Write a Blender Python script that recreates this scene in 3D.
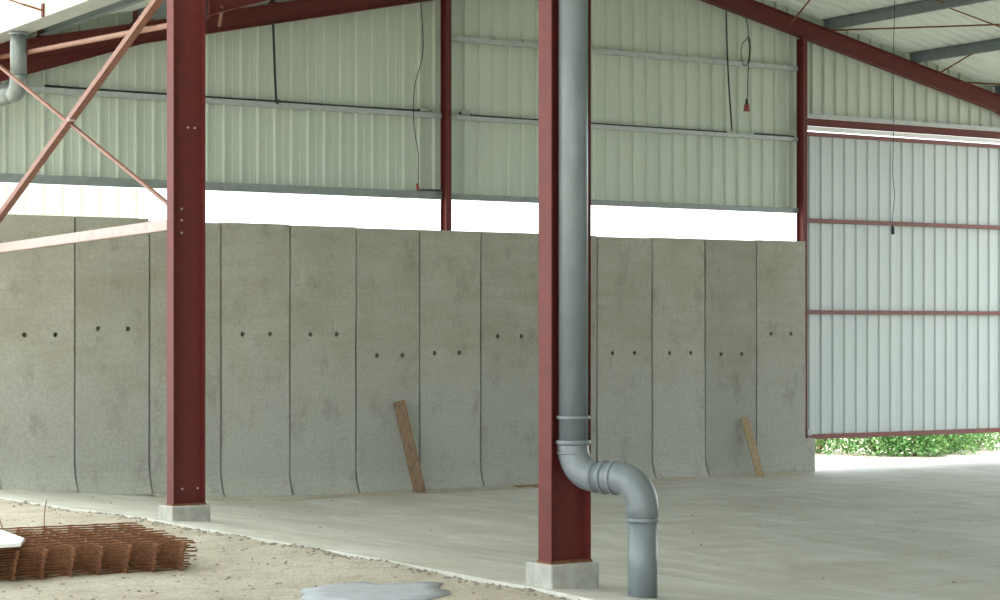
import bpy, bmesh, math, random
from mathutils import Vector, Matrix, noise
rnd = random.Random(7)
for o in list(bpy.data.objects): bpy.data.objects.remove(o)
SC = bpy.context.scene
COL = SC.collection
EYE = 1.80

# ------------------------------------------------------------------ camera, sky, sun, exposure
cd = bpy.data.cameras.new('camera'); cam = bpy.data.objects.new('camera', cd); COL.objects.link(cam)
cd.sensor_width = 36.0; cd.lens = 2054 * 36 / 1000; cd.shift_y = 0.030; cd.clip_end = 500
cam.location = (0, 0, EYE); cam.rotation_euler = (math.pi / 2, 0, -math.asin(0.53425))
SC.camera = cam

w = bpy.data.worlds.new('world'); SC.world = w; w.use_nodes = True
bg = w.node_tree.nodes['Background']
bg.inputs['Color'].default_value = (0.90, 0.96, 1.0, 1); bg.inputs['Strength'].default_value = 2.2
sd = bpy.data.lights.new('sun', 'SUN'); sun = bpy.data.objects.new('sun', sd); COL.objects.link(sun)
sd.energy = 8.0; sd.color = (1.0, 0.95, 0.86); sd.angle = math.radians(1.5)
sun.rotation_euler = Vector((-0.42, 0.0, 0.91)).to_track_quat('Z', 'Y').to_euler()
SC.view_settings.view_transform = 'Standard'; SC.view_settings.look = 'None'
SC.view_settings.exposure = 0.66; SC.view_settings.gamma = 1.0
SC.view_settings.use_curve_mapping = False

# ------------------------------------------------------------------ materials
def new_mat(name):
    m = bpy.data.materials.new(name); m.use_nodes = True
    nt = m.node_tree
    return m, nt, nt.nodes['Principled BSDF']
def N(nt, t, **kw):
    n = nt.nodes.new(t)
    for k, v in kw.items(): setattr(n, k, v)
    return n
def ramp(nt, src, stops):
    r = N(nt, 'ShaderNodeValToRGB'); nt.links.new(src, r.inputs[0])
    els = r.color_ramp.elements
    while len(els) < len(stops): els.new(0.5)
    for e, (p, c) in zip(els, stops):
        e.position = p; e.color = (c[0], c[1], c[2], 1) if hasattr(c, '__len__') else (c, c, c, 1)
    return r.outputs[0]
def noise_tex(nt, scale, detail=4, rough=0.6, stretch=None, dist=0.0, coord='Object'):
    tc = N(nt, 'ShaderNodeTexCoord'); out = tc.outputs[coord]
    if stretch:
        mp = N(nt, 'ShaderNodeMapping'); mp.inputs['Scale'].default_value = stretch
        nt.links.new(out, mp.inputs[0]); out = mp.outputs[0]
    n = N(nt, 'ShaderNodeTexNoise'); n.inputs['Scale'].default_value = scale
    n.inputs['Detail'].default_value = detail; n.inputs['Roughness'].default_value = rough
    n.inputs['Distortion'].default_value = dist
    nt.links.new(out, n.inputs['Vector'])
    return n.outputs['Fac']
def mix(nt, fac, a, b, mode='MIX'):
    n = N(nt, 'ShaderNodeMix', data_type='RGBA', blend_type=mode)
    for sock, v in ((n.inputs[0], fac), (n.inputs[6], a), (n.inputs[7], b)):
        if hasattr(v, 'links') or hasattr(v, 'is_linked'): nt.links.new(v, sock)
        elif hasattr(v, '__len__'): sock.default_value = (v[0], v[1], v[2], 1)
        else: sock.default_value = v
    return n.outputs[2]
def bump(nt, b, src, strength, dist=0.02):
    n = N(nt, 'ShaderNodeBump'); n.inputs['Strength'].default_value = strength; n.inputs['Distance'].default_value = dist
    nt.links.new(src, n.inputs['Height']); nt.links.new(n.outputs[0], b.inputs['Normal'])
def simple(name, col, col2=None, scale=6, rough=0.6, metal=0.0, stretch=None, bmp=0.0, spec=0.5):
    m, nt, b = new_mat(name)
    b.inputs['Roughness'].default_value = rough; b.inputs['Metallic'].default_value = metal
    b.inputs['Specular IOR Level'].default_value = spec
    if col2 is None:
        col2 = tuple(c * 0.8 for c in col)
    f = noise_tex(nt, scale, stretch=stretch)
    nt.links.new(ramp(nt, f, [(0.35, col), (0.68, col2)]), b.inputs['Base Color'])
    if bmp: bump(nt, b, f, bmp)
    return m
M = {}
M['red'] = simple('red_oxide_paint', (0.130, 0.023, 0.020), (0.098, 0.019, 0.017), 9, 0.55, spec=0.3)
M['red_rail'] = simple('red_oxide_rail', (0.20, 0.058, 0.046), (0.15, 0.042, 0.035), 9, 0.5)
M['brace'] = simple('primer_brace', (0.235, 0.105, 0.07), (0.175, 0.078, 0.05), 14, 0.5)
M['strut'] = simple('pale_primer', (0.42, 0.32, 0.305), (0.35, 0.26, 0.245), 10, 0.45)
M['galv'] = simple('galvanised_steel', (0.46, 0.50, 0.49), (0.36, 0.40, 0.40), 12, 0.45, 0.1)
M['rail_dark'] = simple('dull_rail', (0.27, 0.31, 0.305), (0.21, 0.245, 0.24), 9, 0.5, 0.1)
M['purlin'] = simple('grey_purlin_steel', (0.20, 0.24, 0.255), (0.15, 0.185, 0.20), 8, 0.5, 0.1)
M['gutter'] = simple('gutter_sheet', (0.40, 0.43, 0.41), (0.34, 0.37, 0.35), 5, 0.5)
M['pvc'] = simple('grey_pvc', (0.175, 0.205, 0.218), (0.14, 0.168, 0.18), 7, 0.33, 0.0, (1, 1, 0.4))
M['far_pipe'] = simple('zinc_pipe', (0.19, 0.22, 0.215), (0.15, 0.175, 0.17), 7, 0.33, 0.2)
M['black'] = simple('black_cable', (0.014, 0.018, 0.018), None, 5, 0.5)
M['plug_red'] = simple('red_plastic', (0.26, 0.04, 0.03), None, 5, 0.4)
M['box'] = simple('grey_box', (0.30, 0.33, 0.30), None, 5, 0.5)
M['bolt'] = simple('zinc_bolt', (0.55, 0.45, 0.44), None, 5, 0.4, 0.3)
M['wood'] = simple('weathered_plank', (0.27, 0.18, 0.105), (0.13, 0.085, 0.052), 9, 0.8, 0, (6, 6, 0.5), 0.3)
M['wood_pale'] = simple('pale_plank', (0.42, 0.33, 0.20), (0.30, 0.22, 0.13), 9, 0.8, 0, (6, 6, 0.5), 0.3)
M['rust'] = simple('rusty_wire', (0.225, 0.092, 0.034), (0.12, 0.048, 0.02), 25, 0.85)
M['white'] = simple('white_board', (0.85, 0.86, 0.85), (0.78, 0.79, 0.78), 4, 0.5)
M['sheet_blue'] = simple('pale_blue_sheet', (0.40, 0.44, 0.49), (0.36, 0.375, 0.39), 7, 0.95, bmp=0.3, spec=0.1)
M['stone'] = simple('stone_grey', (0.30, 0.28, 0.24), (0.20, 0.18, 0.15), 3, 0.9)
M['dirt'] = simple('slab_dirt', (0.15, 0.145, 0.125), (0.11, 0.105, 0.09), 3, 0.9)
M['stem'] = simple('shrub_stem', (0.16, 0.10, 0.05), None, 6, 0.9)
M['plinth'] = simple('plinth_concrete', (0.42, 0.42, 0.38), (0.29, 0.29, 0.26), 7, 0.85, bmp=0.35)
def cladding_mat(name, c1, c2, trans=0.0):
    m, nt, b = new_mat(name)
    b.inputs['Roughness'].default_value = 0.42
    f = noise_tex(nt, 1.1, stretch=(1, 1, 0.3))
    c = ramp(nt, f, [(0.3, c1), (0.7, c2)])
    nt.links.new(c, b.inputs['Base Color'])
    if trans:
        t = N(nt, 'ShaderNodeBsdfTranslucent'); nt.links.new(c, t.inputs[0])
        ms = N(nt, 'ShaderNodeMixShader'); ms.inputs[0].default_value = trans
        nt.links.new(b.outputs[0], ms.inputs[1]); nt.links.new(t.outputs[0], ms.inputs[2])
        nt.links.new(ms.outputs[0], nt.nodes['Material Output'].inputs[0])
    return m
M['clad'] = cladding_mat('cladding_lacquer', (0.52, 0.595, 0.515), (0.58, 0.645, 0.565))
M['door_clad'] = cladding_mat('door_cladding', (0.50, 0.58, 0.57), (0.56, 0.63, 0.62))
M['roof'] = cladding_mat('roof_sheet', (0.62, 0.66, 0.60), (0.68, 0.71, 0.66), 0.17)
M['grp'] = cladding_mat('translucent_sheet', (0.90, 0.92, 0.86), (0.93, 0.94, 0.90), 0.72)

M['strip'] = cladding_mat('hazy_sheet', (0.86, 0.88, 0.82), (0.90, 0.91, 0.87), 0.62)
def panel_mat():
    m, nt, b = new_mat('precast_concrete'); b.inputs['Roughness'].default_value = 0.9
    b.inputs['Specular IOR Level'].default_value = 0.25
    tc = N(nt, 'ShaderNodeTexCoord'); sep = N(nt, 'ShaderNodeSeparateXYZ')
    nt.links.new(tc.outputs['Object'], sep.inputs[0])
    oi = N(nt, 'ShaderNodeObjectInfo')
    vec = N(nt, 'ShaderNodeVectorMath', operation='ADD'); comb = N(nt, 'ShaderNodeCombineXYZ')
    mul = N(nt, 'ShaderNodeMath', operation='MULTIPLY'); mul.inputs[1].default_value = 37
    nt.links.new(oi.outputs['Random'], mul.inputs[0]); nt.links.new(mul.outputs[0], comb.inputs[0]); nt.links.new(mul.outputs[0], comb.inputs[2])
    nt.links.new(tc.outputs['Object'], vec.inputs[0]); nt.links.new(comb.outputs[0], vec.inputs[1])
    def nz(scale, stretch, detail=5, rough=0.62):
        mp = N(nt, 'ShaderNodeMapping'); mp.inputs['Scale'].default_value = stretch; nt.links.new(vec.outputs[0], mp.inputs[0])
        n = N(nt, 'ShaderNodeTexNoise'); n.inputs['Scale'].default_value = scale; n.inputs['Detail'].default_value = detail
        n.inputs['Roughness'].default_value = rough; nt.links.new(mp.outputs[0], n.inputs['Vector']); return n.outputs['Fac']
    big = nz(1.3, (1, 1, 1.2)); band = nz(2.4, (0.5, 1, 3.0)); fine = nz(26, (1, 1, 1))
    base = ramp(nt, big, [(0.30, (0.355, 0.345, 0.275)), (0.52, (0.41, 0.405, 0.345)), (0.72, (0.47, 0.465, 0.405))])
    base = mix(nt, ramp(nt, band, [(0.42, 0.0), (0.75, 0.6)]), base, (0.33, 0.315, 0.24))
    # cement dust over the lower part, its upper limit wanders
    add = N(nt, 'ShaderNodeMath', operation='MULTIPLY_ADD'); nt.links.new(big, add.inputs[0]); add.inputs[1].default_value = -2.4
    nt.links.new(sep.outputs[2], add.inputs[2])
    dust = ramp(nt, add.outputs[0], [(0.0, 0.75), (0.9, 0.0)])
    base = mix(nt, N(nt, 'ShaderNodeMath', operation='MULTIPLY').outputs[0] if False else dust, base, (0.40, 0.415, 0.385))
    base = mix(nt, ramp(nt, fine, [(0.35, 0.35), (0.62, 0.0)]), base, (0.22, 0.215, 0.18))
    # short dark cracks and spacer marks
    dash = nz(5.0, (0.55, 1, 5.5), 2, 0.5)
    base = mix(nt, ramp(nt, dash, [(0.735, 0.0), (0.765, 0.75)]), base, (0.11, 0.105, 0.10))
    stain = nz(1.9, (1.6, 1, 0.8), 6, 0.7)
    base = mix(nt, ramp(nt, stain, [(0.54, 0.0), (0.76, 0.7)]), base, (0.19, 0.18, 0.14))
    hsv = N(nt, 'ShaderNodeHueSaturation'); nt.links.new(base, hsv.inputs['Color'])
    mr = N(nt, 'ShaderNodeMapRange'); mr.inputs[3].default_value = 0.86; mr.inputs[4].default_value = 1.08
    nt.links.new(oi.outputs['Random'], mr.inputs[0]); nt.links.new(mr.outputs[0], hsv.inputs['Value'])
    nt.links.new(hsv.outputs[0], b.inputs['Base Color'])
    bump(nt, b, fine, 0.25, 0.01)
    return m
M['panel'] = panel_mat()
def floor_mat():
    m, nt, b = new_mat('slab_concrete'); b.inputs['Roughness'].default_value = 0.62
    b.inputs['Specular IOR Level'].default_value = 0.4
    big = noise_tex(nt, 0.42, 5, 0.6); mid = noise_tex(nt, 1.5, 6, 0.65, (0.35, 1.6, 1), 0.6); fine = noise_tex(nt, 30, 3)
    c = ramp(nt, big, [(0.3, (0.42, 0.42, 0.365)), (0.52, (0.51, 0.51, 0.46)), (0.70, (0.62, 0.625, 0.585))])
    c = mix(nt, ramp(nt, mid, [(0.44, 0.0), (0.72, 0.7)]), c, (0.375, 0.365, 0.305))
    mid2 = noise_tex(nt, 1.1, 6, 0.7, (1.7, 0.45, 1), 0.9)
    c = mix(nt, ramp(nt, mid2, [(0.48, 0.0), (0.68, 0.75)]), c, (0.66, 0.67, 0.64))
    spot = noise_tex(nt, 3.3, 4, 0.6, (1.0, 1.7, 1))
    c = mix(nt, ramp(nt, spot, [(0.69, 0.0), (0.76, 0.6)]), c, (0.20, 0.195, 0.17))
    c = mix(nt, ramp(nt, fine, [(0.35, 0.16), (0.6, 0.0)]), c, (0.28, 0.27, 0.23))
    nt.links.new(c, b.inputs['Base Color'])
    bump(nt, b, mid, 0.15, 0.01)
    return m
M['floor'] = floor_mat()
def ground_mat():
    m, nt, b = new_mat('sandy_ground'); b.inputs['Roughness'].default_value = 0.95
    b.inputs['Specular IOR Level'].default_value = 0.15
    big = noise_tex(nt, 0.9, 6, 0.65); mid = noise_tex(nt, 4.5, 6, 0.7); fine = noise_tex(nt, 38, 3, 0.7)
    c = ramp(nt, big, [(0.3, (0.44, 0.40, 0.315)), (0.5, (0.54, 0.50, 0.42)), (0.7, (0.61, 0.585, 0.51))])
    c = mix(nt, ramp(nt, mid, [(0.48, 0.0), (0.70, 0.6)]), c, (0.33, 0.29, 0.21))
    c = mix(nt, ramp(nt, fine, [(0.36, 0.5), (0.56, 0.0)]), c, (0.23, 0.20, 0.15))
    nt.links.new(c, b.inputs['Base Color'])
    n = N(nt, 'ShaderNodeMath', operation='ADD'); nt.links.new(mid, n.inputs[0]); nt.links.new(fine, n.inputs[1])
    bump(nt, b, n.outputs[0], 0.7, 0.03)
    return m
M['ground'] = ground_mat()
def leaf_mat():
    m, nt, b = new_mat('leaf'); b.inputs['Roughness'].default_value = 0.6
    f = noise_tex(nt, 2.5)
    c = ramp(nt, f, [(0.3, (0.05, 0.15, 0.04)), (0.5, (0.10, 0.25, 0.07)), (0.7, (0.22, 0.34, 0.12))])
    nt.links.new(c, b.inputs['Base Color'])
    t = N(nt, 'ShaderNodeBsdfTranslucent'); nt.links.new(c, t.inputs[0])
    ms = N(nt, 'ShaderNodeMixShader'); ms.inputs[0].default_value = 0.3
    nt.links.new(b.outputs[0], ms.inputs[1]); nt.links.new(t.outputs[0], ms.inputs[2])
    nt.links.new(ms.outputs[0], nt.nodes['Material Output'].inputs[0])
    return m
M['leaf'] = leaf_mat()

# ------------------------------------------------------------------ geometry helpers
class MB:
    def __init__(s): s.v = []; s.f = []
    def add(s, vs, fs):
        k = len(s.v); s.v += [Vector(v) for v in vs]; s.f += [[i + k for i in q] for q in fs]; return s
    def box(s, a, b):
        x0, y0, z0 = a; x1, y1, z1 = b
        return s.add([(x0, y0, z0), (x1, y0, z0), (x1, y1, z0), (x0, y1, z0), (x0, y0, z1), (x1, y0, z1), (x1, y1, z1), (x0, y1, z1)],
                     [(0, 3, 2, 1), (4, 5, 6, 7), (0, 1, 5, 4), (1, 2, 6, 5), (2, 3, 7, 6), (3, 0, 4, 7)])
    def bar(s, P, Q, u, v, hu, hv):          # prism from P to Q, half sizes hu along u and hv along v
        P, Q, u, v = Vector(P), Vector(Q), Vector(u).normalized() * hu, Vector(v).normalized() * hv
        return s.add([P - u - v, P + u - v, P + u + v, P - u + v, Q - u - v, Q + u - v, Q + u + v, Q - u + v],
                     [(0, 3, 2, 1), (4, 5, 6, 7), (0, 1, 5, 4), (1, 2, 6, 5), (2, 3, 7, 6), (3, 0, 4, 7)])
    def prism(s, poly, ext):                 # closed polygon (list of 3-D points) pushed along ext
        n = len(poly); ext = Vector(ext); p = [Vector(q) for q in poly]
        return s.add(p + [q + ext for q in p], [tuple(range(n))[::-1], tuple(range(n, 2 * n))] + [(i, (i + 1) % n, (i + 1) % n + n, i + n) for i in range(n)])
    def tube(s, pts, r, n=8, cap=True):
        pts = [Vector(p) for p in pts]; rings = []; ref = None
        rs = r if hasattr(r, '__len__') else [r] * len(pts)
        for i, p in enumerate(pts):
            t = (pts[min(i + 1, len(pts) - 1)] - pts[max(i - 1, 0)]).normalized()
            if ref is None:
                ref = Vector((0, 0, 1)) if abs(t.z) < 0.9 else Vector((1, 0, 0))
            a = (ref - t * ref.dot(t)).normalized(); ref = a; b = t.cross(a)
            rings.append([p + (a * math.cos(2 * math.pi * k / n) + b * math.sin(2 * math.pi * k / n)) * rs[i] for k in range(n)])
        k0 = len(s.v)
        for q in rings: s.v += q
        for i in range(len(pts) - 1):
            for k in range(n):
                s.f.append([k0 + i * n + k, k0 + i * n + (k + 1) % n, k0 + (i + 1) * n + (k + 1) % n, k0 + (i + 1) * n + k])
        if cap:
            s.f.append([k0 + k for k in range(n)][::-1]); s.f.append([k0 + (len(pts) - 1) * n + k for k in range(n)])
        return s
    def mesh(s, name, org=(0, 0, 0), smooth=False, fix=True):
        me = bpy.data.meshes.new(name); org = Vector(org)
        me.from_pydata([tuple(v - org) for v in s.v], [], s.f)
        if fix:
            bm = bmesh.new(); bm.from_mesh(me); bmesh.ops.recalc_face_normals(bm, faces=bm.faces); bm.to_mesh(me); bm.free()
        if smooth:
            me.polygons.foreach_set('use_smooth', [True] * len(me.polygons))
        me.update(); return me
def tag(o, label=None, cat=None, group=None, kind=None):
    for k, v in (('label', label), ('category', cat), ('group', group), ('kind', kind)):
        if v: o[k] = v
    return o
def root(name, loc, label=None, cat=None, group=None, kind=None):
    o = bpy.data.objects.new(name, None); COL.objects.link(o); o.location = loc; o.empty_display_size = 0.2
    return tag(o, label, cat, group, kind)
def wloc(p):
    v = Vector((0, 0, 0))
    while p: v += p.location; p = p.parent
    return v
def part(name, mb, mat, parent, smooth=False, bevel=0.0, label=None, fix=True, auto=None):
    o = bpy.data.objects.new(name, mb.mesh(name, wloc(parent), smooth, fix)); COL.objects.link(o); o.parent = parent
    o.data.materials.append(M[mat])
    if bevel:
        b = o.modifiers.new('bevel', 'BEVEL'); b.width = bevel; b.segments = 2; b.limit_method = 'ANGLE'
    if label: o['label'] = label
    return o
def single(name, mb, mat, loc, label=None, cat=None, group=None, kind=None, smooth=False, bevel=0.0):
    o = bpy.data.objects.new(name, mb.mesh(name, loc, smooth)); COL.objects.link(o); o.location = loc
    o.data.materials.append(M[mat])
    if bevel:
        b = o.modifiers.new('bevel', 'BEVEL'); b.width = bevel; b.segments = 2; b.limit_method = 'ANGLE'
    return tag(o, label, cat, group, kind)
def smoothstep(t): t = max(0, min(1, t)); return t * t * (3 - 2 * t)
def lerp(a, b, t): return a + (b - a) * t

# ------------------------------------------------------------------ levels of the place
GY = 25.0                                    # the gable line
def floor_z(s, y):
    return 0.045 * smoothstep((18.5 - y) / 5.5) * (1 - smoothstep((s - 8.3) / 3.0)) -0.44 * smoothstep((s - 7.4) / 4.6) - 0.11 * smoothstep((y - 17.5) / 6.5) * (1 - smoothstep((s - 8.2) / 3.0))
def roof_z(s): return EYE + 5.82 - 0.215 * abs(s - 18.0)

# ------------------------------------------------------------------ floor slab and ground
def grid_mesh(xs, ys, fz):
    mb = MB(); n = len(xs)
    mb.v = [Vector((x, y, fz(x, y))) for y in ys for x in xs]
    mb.f = [[j * n + i, j * n + i + 1, (j + 1) * n + i + 1, (j + 1) * n + i] for j in range(len(ys) - 1) for i in range(n - 1)]
    return mb
xs = [7.68 + 0.02 * 0] + [7.7 + 0.2 * i for i in range(1, 30)] + [14 + 1.0 * i for i in range(16)]
ys = [-4 + 0.6 * i for i in range(50)]; ys = [y for y in ys if y < 25.1] + [25.25]
def slab_edge(y): return 7.68 + 0.05 * noise.noise(Vector((0.0, y * 0.9, 3.1))) + 0.02 * noise.noise(Vector((2.0, y * 4.0, 1.1)))
fl = grid_mesh(xs, ys, floor_z)
k = len(xs)
ys2 = ys
for j, y in enumerate(ys): fl.v[j * k].x = slab_edge(y)
base = len(fl.v)                             # the slab's rough front edge and ends
rim = [j * k for j in range(len(ys))] + [(len(ys) - 1) * k + i for i in range(1, k)]
for i in rim: fl.v.append(fl.v[i] + Vector((-0.012, 0.012, -0.16)))
for a in range(len(rim) - 1): fl.f.append([rim[a], rim[a + 1], base + a + 1, base + a])
floor = single('floor', fl, 'floor', (0, 0, 0), kind='structure', label='pale grey concrete slab of the shed')

gx = [-60, -40, -25, -15, -8, -4, 0, 2] + [3 + 0.12 * i for i in range(43)] + [8.4, 9, 10, 11, 12, 13, 15, 18, 22, 26, 30, 36, 45, 60, 90]
gy = [-30, -15, -8, -2, 4, 8, 10] + [11 + 0.12 * i for i in range(70)] + [19.6, 20, 20.5, 21, 22, 23, 24, 24.5, 25, 26, 28, 31, 35, 42, 55, 80, 120]
def ground_z(s, y):
    near = 1 if s < 7.7 else 0
    z = floor_z(s, y) - 0.040
    if s < 8.0:
        z += 0.030 * noise.noise(Vector((s * 0.9, y * 0.9, 0))) + 0.014 * noise.noise(Vector((s * 3.2, y * 3.2, 4.0)))
        z -= 0.045 * smoothstep((7.6 - s) / 1.4)
        z += 0.02
    if s > 7.9: z -= 0.10 if y < 25.3 else 0.0
    return z
single('ground', grid_mesh(gx, gy, ground_z), 'ground', (0, 0, 0), kind='structure', label='sandy ground beside the slab', smooth=True)

# ------------------------------------------------------------------ row of precast concrete panels
PY = 24.68
tops = [1.43, 1.43, 1.43, 1.43, 1.40, 1.41, 1.40, 1.39, 1.39, 1.39, 1.38, 1.37, 1.38, 1.38, 1.39]
holes = [-0.06, -0.06, -0.06, 0.015, -0.10, -0.055, -0.06, -0.35, -0.32, -0.09, -0.20, -0.34, -0.345, -0.37, -0.06]
hoff = [.30, .30, .34, .30, .30, .30, .30, .32, .235, .28, .28, .27, .32, .30, .29]
wb = root('wall_back', (7.28, PY, -0.5), kind='structure', label='row of tall precast concrete wall panels')
for i in range(-1, 13):
    idx = i + 2; s0 = 8.28 + i + 0.015; s1 = s0 + 0.970
    zt = EYE + tops[idx]; zh = EYE + holes[idx]; zb = -0.62
    yo = rnd.uniform(-0.006, 0.006)
    tilt = rnd.uniform(-0.004, 0.004)
    fz_ = floor_z(s0 + 0.5, PY)
    zs = fz_ + 0.34
    bm = bmesh.new()
    def yy(z): return PY + yo + tilt * (z - 1.5)
    # flat face with two lifting holes
    outer = []
    nz_ = 8
    jl = [(rnd.uniform(-0.006, 0.004)) for _ in range(nz_ + 1)]; jr = [(rnd.uniform(-0.004, 0.006)) for _ in range(nz_ + 1)]
    zz = [zs + (zt - zs) * k / nz_ for k in range(nz_ + 1)]
    left = [bm.verts.new((s0 + jl[k], yy(zz[k]), zz[k])) for k in range(nz_ + 1)]
    right = [bm.verts.new((s1 + jr[k], yy(zz[k]), zz[k])) for k in range(nz_ + 1)]
    loop = left + right[::-1]
    edges = [bm.edges.new((loop[a], loop[(a + 1) % len(loop)])) for a in range(len(loop))]
    hole_loops = []
    for hs in (s0 + hoff[idx] - 0.01, s0 + hoff[idx] + 0.39):
        ring = [bm.verts.new((hs + 0.033 * math.cos(a * math.pi / 5), yy(zh), zh + 0.033 * math.sin(a * math.pi / 5))) for a in range(10)]
        hole_loops.append(ring)
        edges += [bm.edges.new((ring[a], ring[(a + 1) % 10])) for a in range(10)]
    bmesh.ops.triangle_fill(bm, edges=edges, use_beauty=True)
    for ring in hole_loops:                  # the holes run into the panel
        cx = sum((v.co.x for v in ring)) / 10
        inner = [bm.verts.new((v.co.x, v.co.y + 0.11, v.co.z)) for v in ring]
        for a in range(10): bm.faces.new((ring[a], ring[(a + 1) % 10], inner[(a + 1) % 10], inner[a]))
        bm.faces.new(inner)
    # flared foot
    prof = []
    for k in range(1, 6):
        t = k / 5; prof.append((yy(zs) - 0.13 * t * t, zs - 0.34 * t))
    prof.append((yy(zs) - 0.14, zb))
    pl, pr = left[0], right[0]
    for (py_, pz_) in prof:
        nl = bm.verts.new((s0, py_, pz_)); nr = bm.verts.new((s1, py_, pz_))
        bm.faces.new((pl, pr, nr, nl)); pl, pr = nl, nr
    # sides, top, back
    th = 0.15
    bl = [bm.verts.new((s0, PY + yo + th, z)) for z in (zb, zt)]; br = [bm.verts.new((s1, PY + yo + th, z)) for z in (zb, zt)]
    bm.faces.new((bl[0], bl[1], br[1], br[0]))
    bm.faces.new((left[-1], right[-1], br[1], bl[1]))
    bm.verts.ensure_lookup_table()
    def side(col, b0, b1, sx):
        chain = [v for v in bm.verts if abs(v.co.x - sx) < 0.01 and v not in (b0, b1) and v.co.z < zs - 0.001]
        chain.sort(key=lambda v: -v.co.z)
        seq = col[::-1] + chain
        bm.faces.new(seq + [b0, b1])
    side(left, bl[0], bl[1], s0); side(right, br[0], br[1], s1)
    bmesh.ops.recalc_face_normals(bm, faces=bm.faces)
    me = bpy.data.meshes.new('concrete_panel'); 
    o = bpy.data.objects.new('concrete_panel', me); COL.objects.link(o); o.parent = wb
    off = Vector((s0, PY, -0.5)); bmesh.ops.translate(bm, verts=bm.verts, vec=-off); bm.to_mesh(me); bm.free()
    o.location = off - wb.location; me.materials.append(M['panel'])

# ------------------------------------------------------------------ ribbed sheets
def sheet_profile(width, flip=1):
    """(u, depth) across one sheet: flat pans, grooves every 0.25 m and a shallow stiffener in each pan"""
    p = []
    n = round(width / 0.25)
    for k in range(n):
        u = k * 0.25
        p += [(u, 0), (u + 0.085, 0), (u + 0.093, 0.003), (u + 0.109, 0.003), (u + 0.117, 0), (u + 0.184, 0), (u + 0.200, 0.040), (u + 0.226, 0.040), (u + 0.242, 0)]
    p.append((width, 0))
    return p
def wall_sheet(parent, s0, z0, z1f, y, mat, width=1.0, s_end=None, k=1.0):
    mb = MB(); prof = [(u, d) for u, d in sheet_profile(width) if s_end is None or s0 + u <= s_end + 1e-6]
    for u, d in prof:
        mb.v += [Vector((s0 + u, y + 0.043 - d * k, z0)), Vector((s0 + u, y + 0.043 - d * k, z1f(s0 + u)))]
    for i in range(len(prof) - 1): mb.f.append([2 * i, 2 * i + 2, 2 * i + 3, 2 * i + 1])
    o = part('cladding_sheet', mb, mat, parent, fix=False)
    sm = o.modifiers.new('thick', 'SOLIDIFY'); sm.thickness = 0.002; sm.offset = -1
    return o
CY = 25.06
wg = root('wall_gable', (8.0, CY, 0), kind='structure', label='ribbed pale green steel cladding of the gable')
zlow = EYE + 1.90
# s positions of the rib pattern agree with the posts
for i in range(13):
    s0 = 8.30 + i
    wall_sheet(wg, s0, zlow, lambda s: roof_z(s) + 0.028, CY, 'clad')
wall_sheet(wg, 21.30, zlow, lambda s: roof_z(s) + 0.028, CY, 'clad', 0.25)
for i in range(7):
    wall_sheet(wg, 21.55 + i, EYE + 3.40, lambda s: roof_z(s) + 0.028, CY, 'clad', 1.0 if i < 6 else 0.5)
# translucent sheets in the open strip
for i in range(2):
    mb_ = wall_sheet(wg, 8.30 + i, EYE + 1.30, lambda s: zlow - 0.06, CY + 0.004, 'strip'); mb_.name = 'translucent_sheet'; mb_['label'] = 'pale translucent ribbed sheet'

# closed end and side walls behind the camera
wn = root('wall_near', (8.0, -4.6, 0), kind='structure', label='ribbed cladding closing the near end of the shed')
for i in range(28):
    wall_sheet(wn, 0.3 + i, 0.0 if i < 8 else -0.45, lambda s: roof_z(s) - 0.005 if s > 8.2 else EYE + 3.78 + 0.215 * (8.05 - s), -4.6, 'clad')
wr = root('wall_right', (28.1, 0, -0.4), kind='structure', label='ribbed cladding of the far side wall')
for i in range(17):
    mb = MB(); y0 = -4.6 + i; prof = sheet_profile(1.0)
    for u, d in prof: mb.v += [Vector((28.2 + d, y0 + u, -0.45)), Vector((28.2 + d, y0 + u, roof_z(28.0)))]
    for q in range(len(prof) - 1): mb.f.append([2 * q, 2 * q + 2, 2 * q + 3, 2 * q + 1])
    part('cladding_sheet', mb, 'clad', wr, fix=False)

# ------------------------------------------------------------------ sliding door
dr = root('door_1', (21.6, CY + 0.03, EYE - 1.74), kind='structure', label='tall ribbed steel sliding door with red rails')
DZ0, DZ1 = EYE - 1.70, EYE + 3.17
for i in range(7):
    wall_sheet(dr, 21.50 + i, DZ0, lambda s: DZ1, CY + 0.0, 'door_clad', k=0.6)
for z, h in ((3.125, 0.030), (1.745, 0.032), (0.285, 0.032), (-1.705, 0.038)):
    part('door_rail', MB().box((21.50, CY - 0.045, EYE + z - h), (28.45, CY + 0.016, EYE + z + h)), 'red_rail', dr, bevel=0.004)
for s in (21.52, 28.40):
    part('door_stile', MB().box((s, CY - 0.005, DZ0 - 0.02), (s + 0.05, CY + 0.016, DZ1)), 'door_clad' if s < 22 else 'red_rail', dr)
part('door_guide', MB().box((21.60, CY - 0.06, DZ0 + 0.02), (21.68, CY + 0.0, DZ0 + 0.13)).tube([(21.64, CY - 0.03, DZ0 + 0.02), (21.64, CY - 0.03, DZ0 - 0.06)], 0.015), 'galv', dr)
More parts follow.
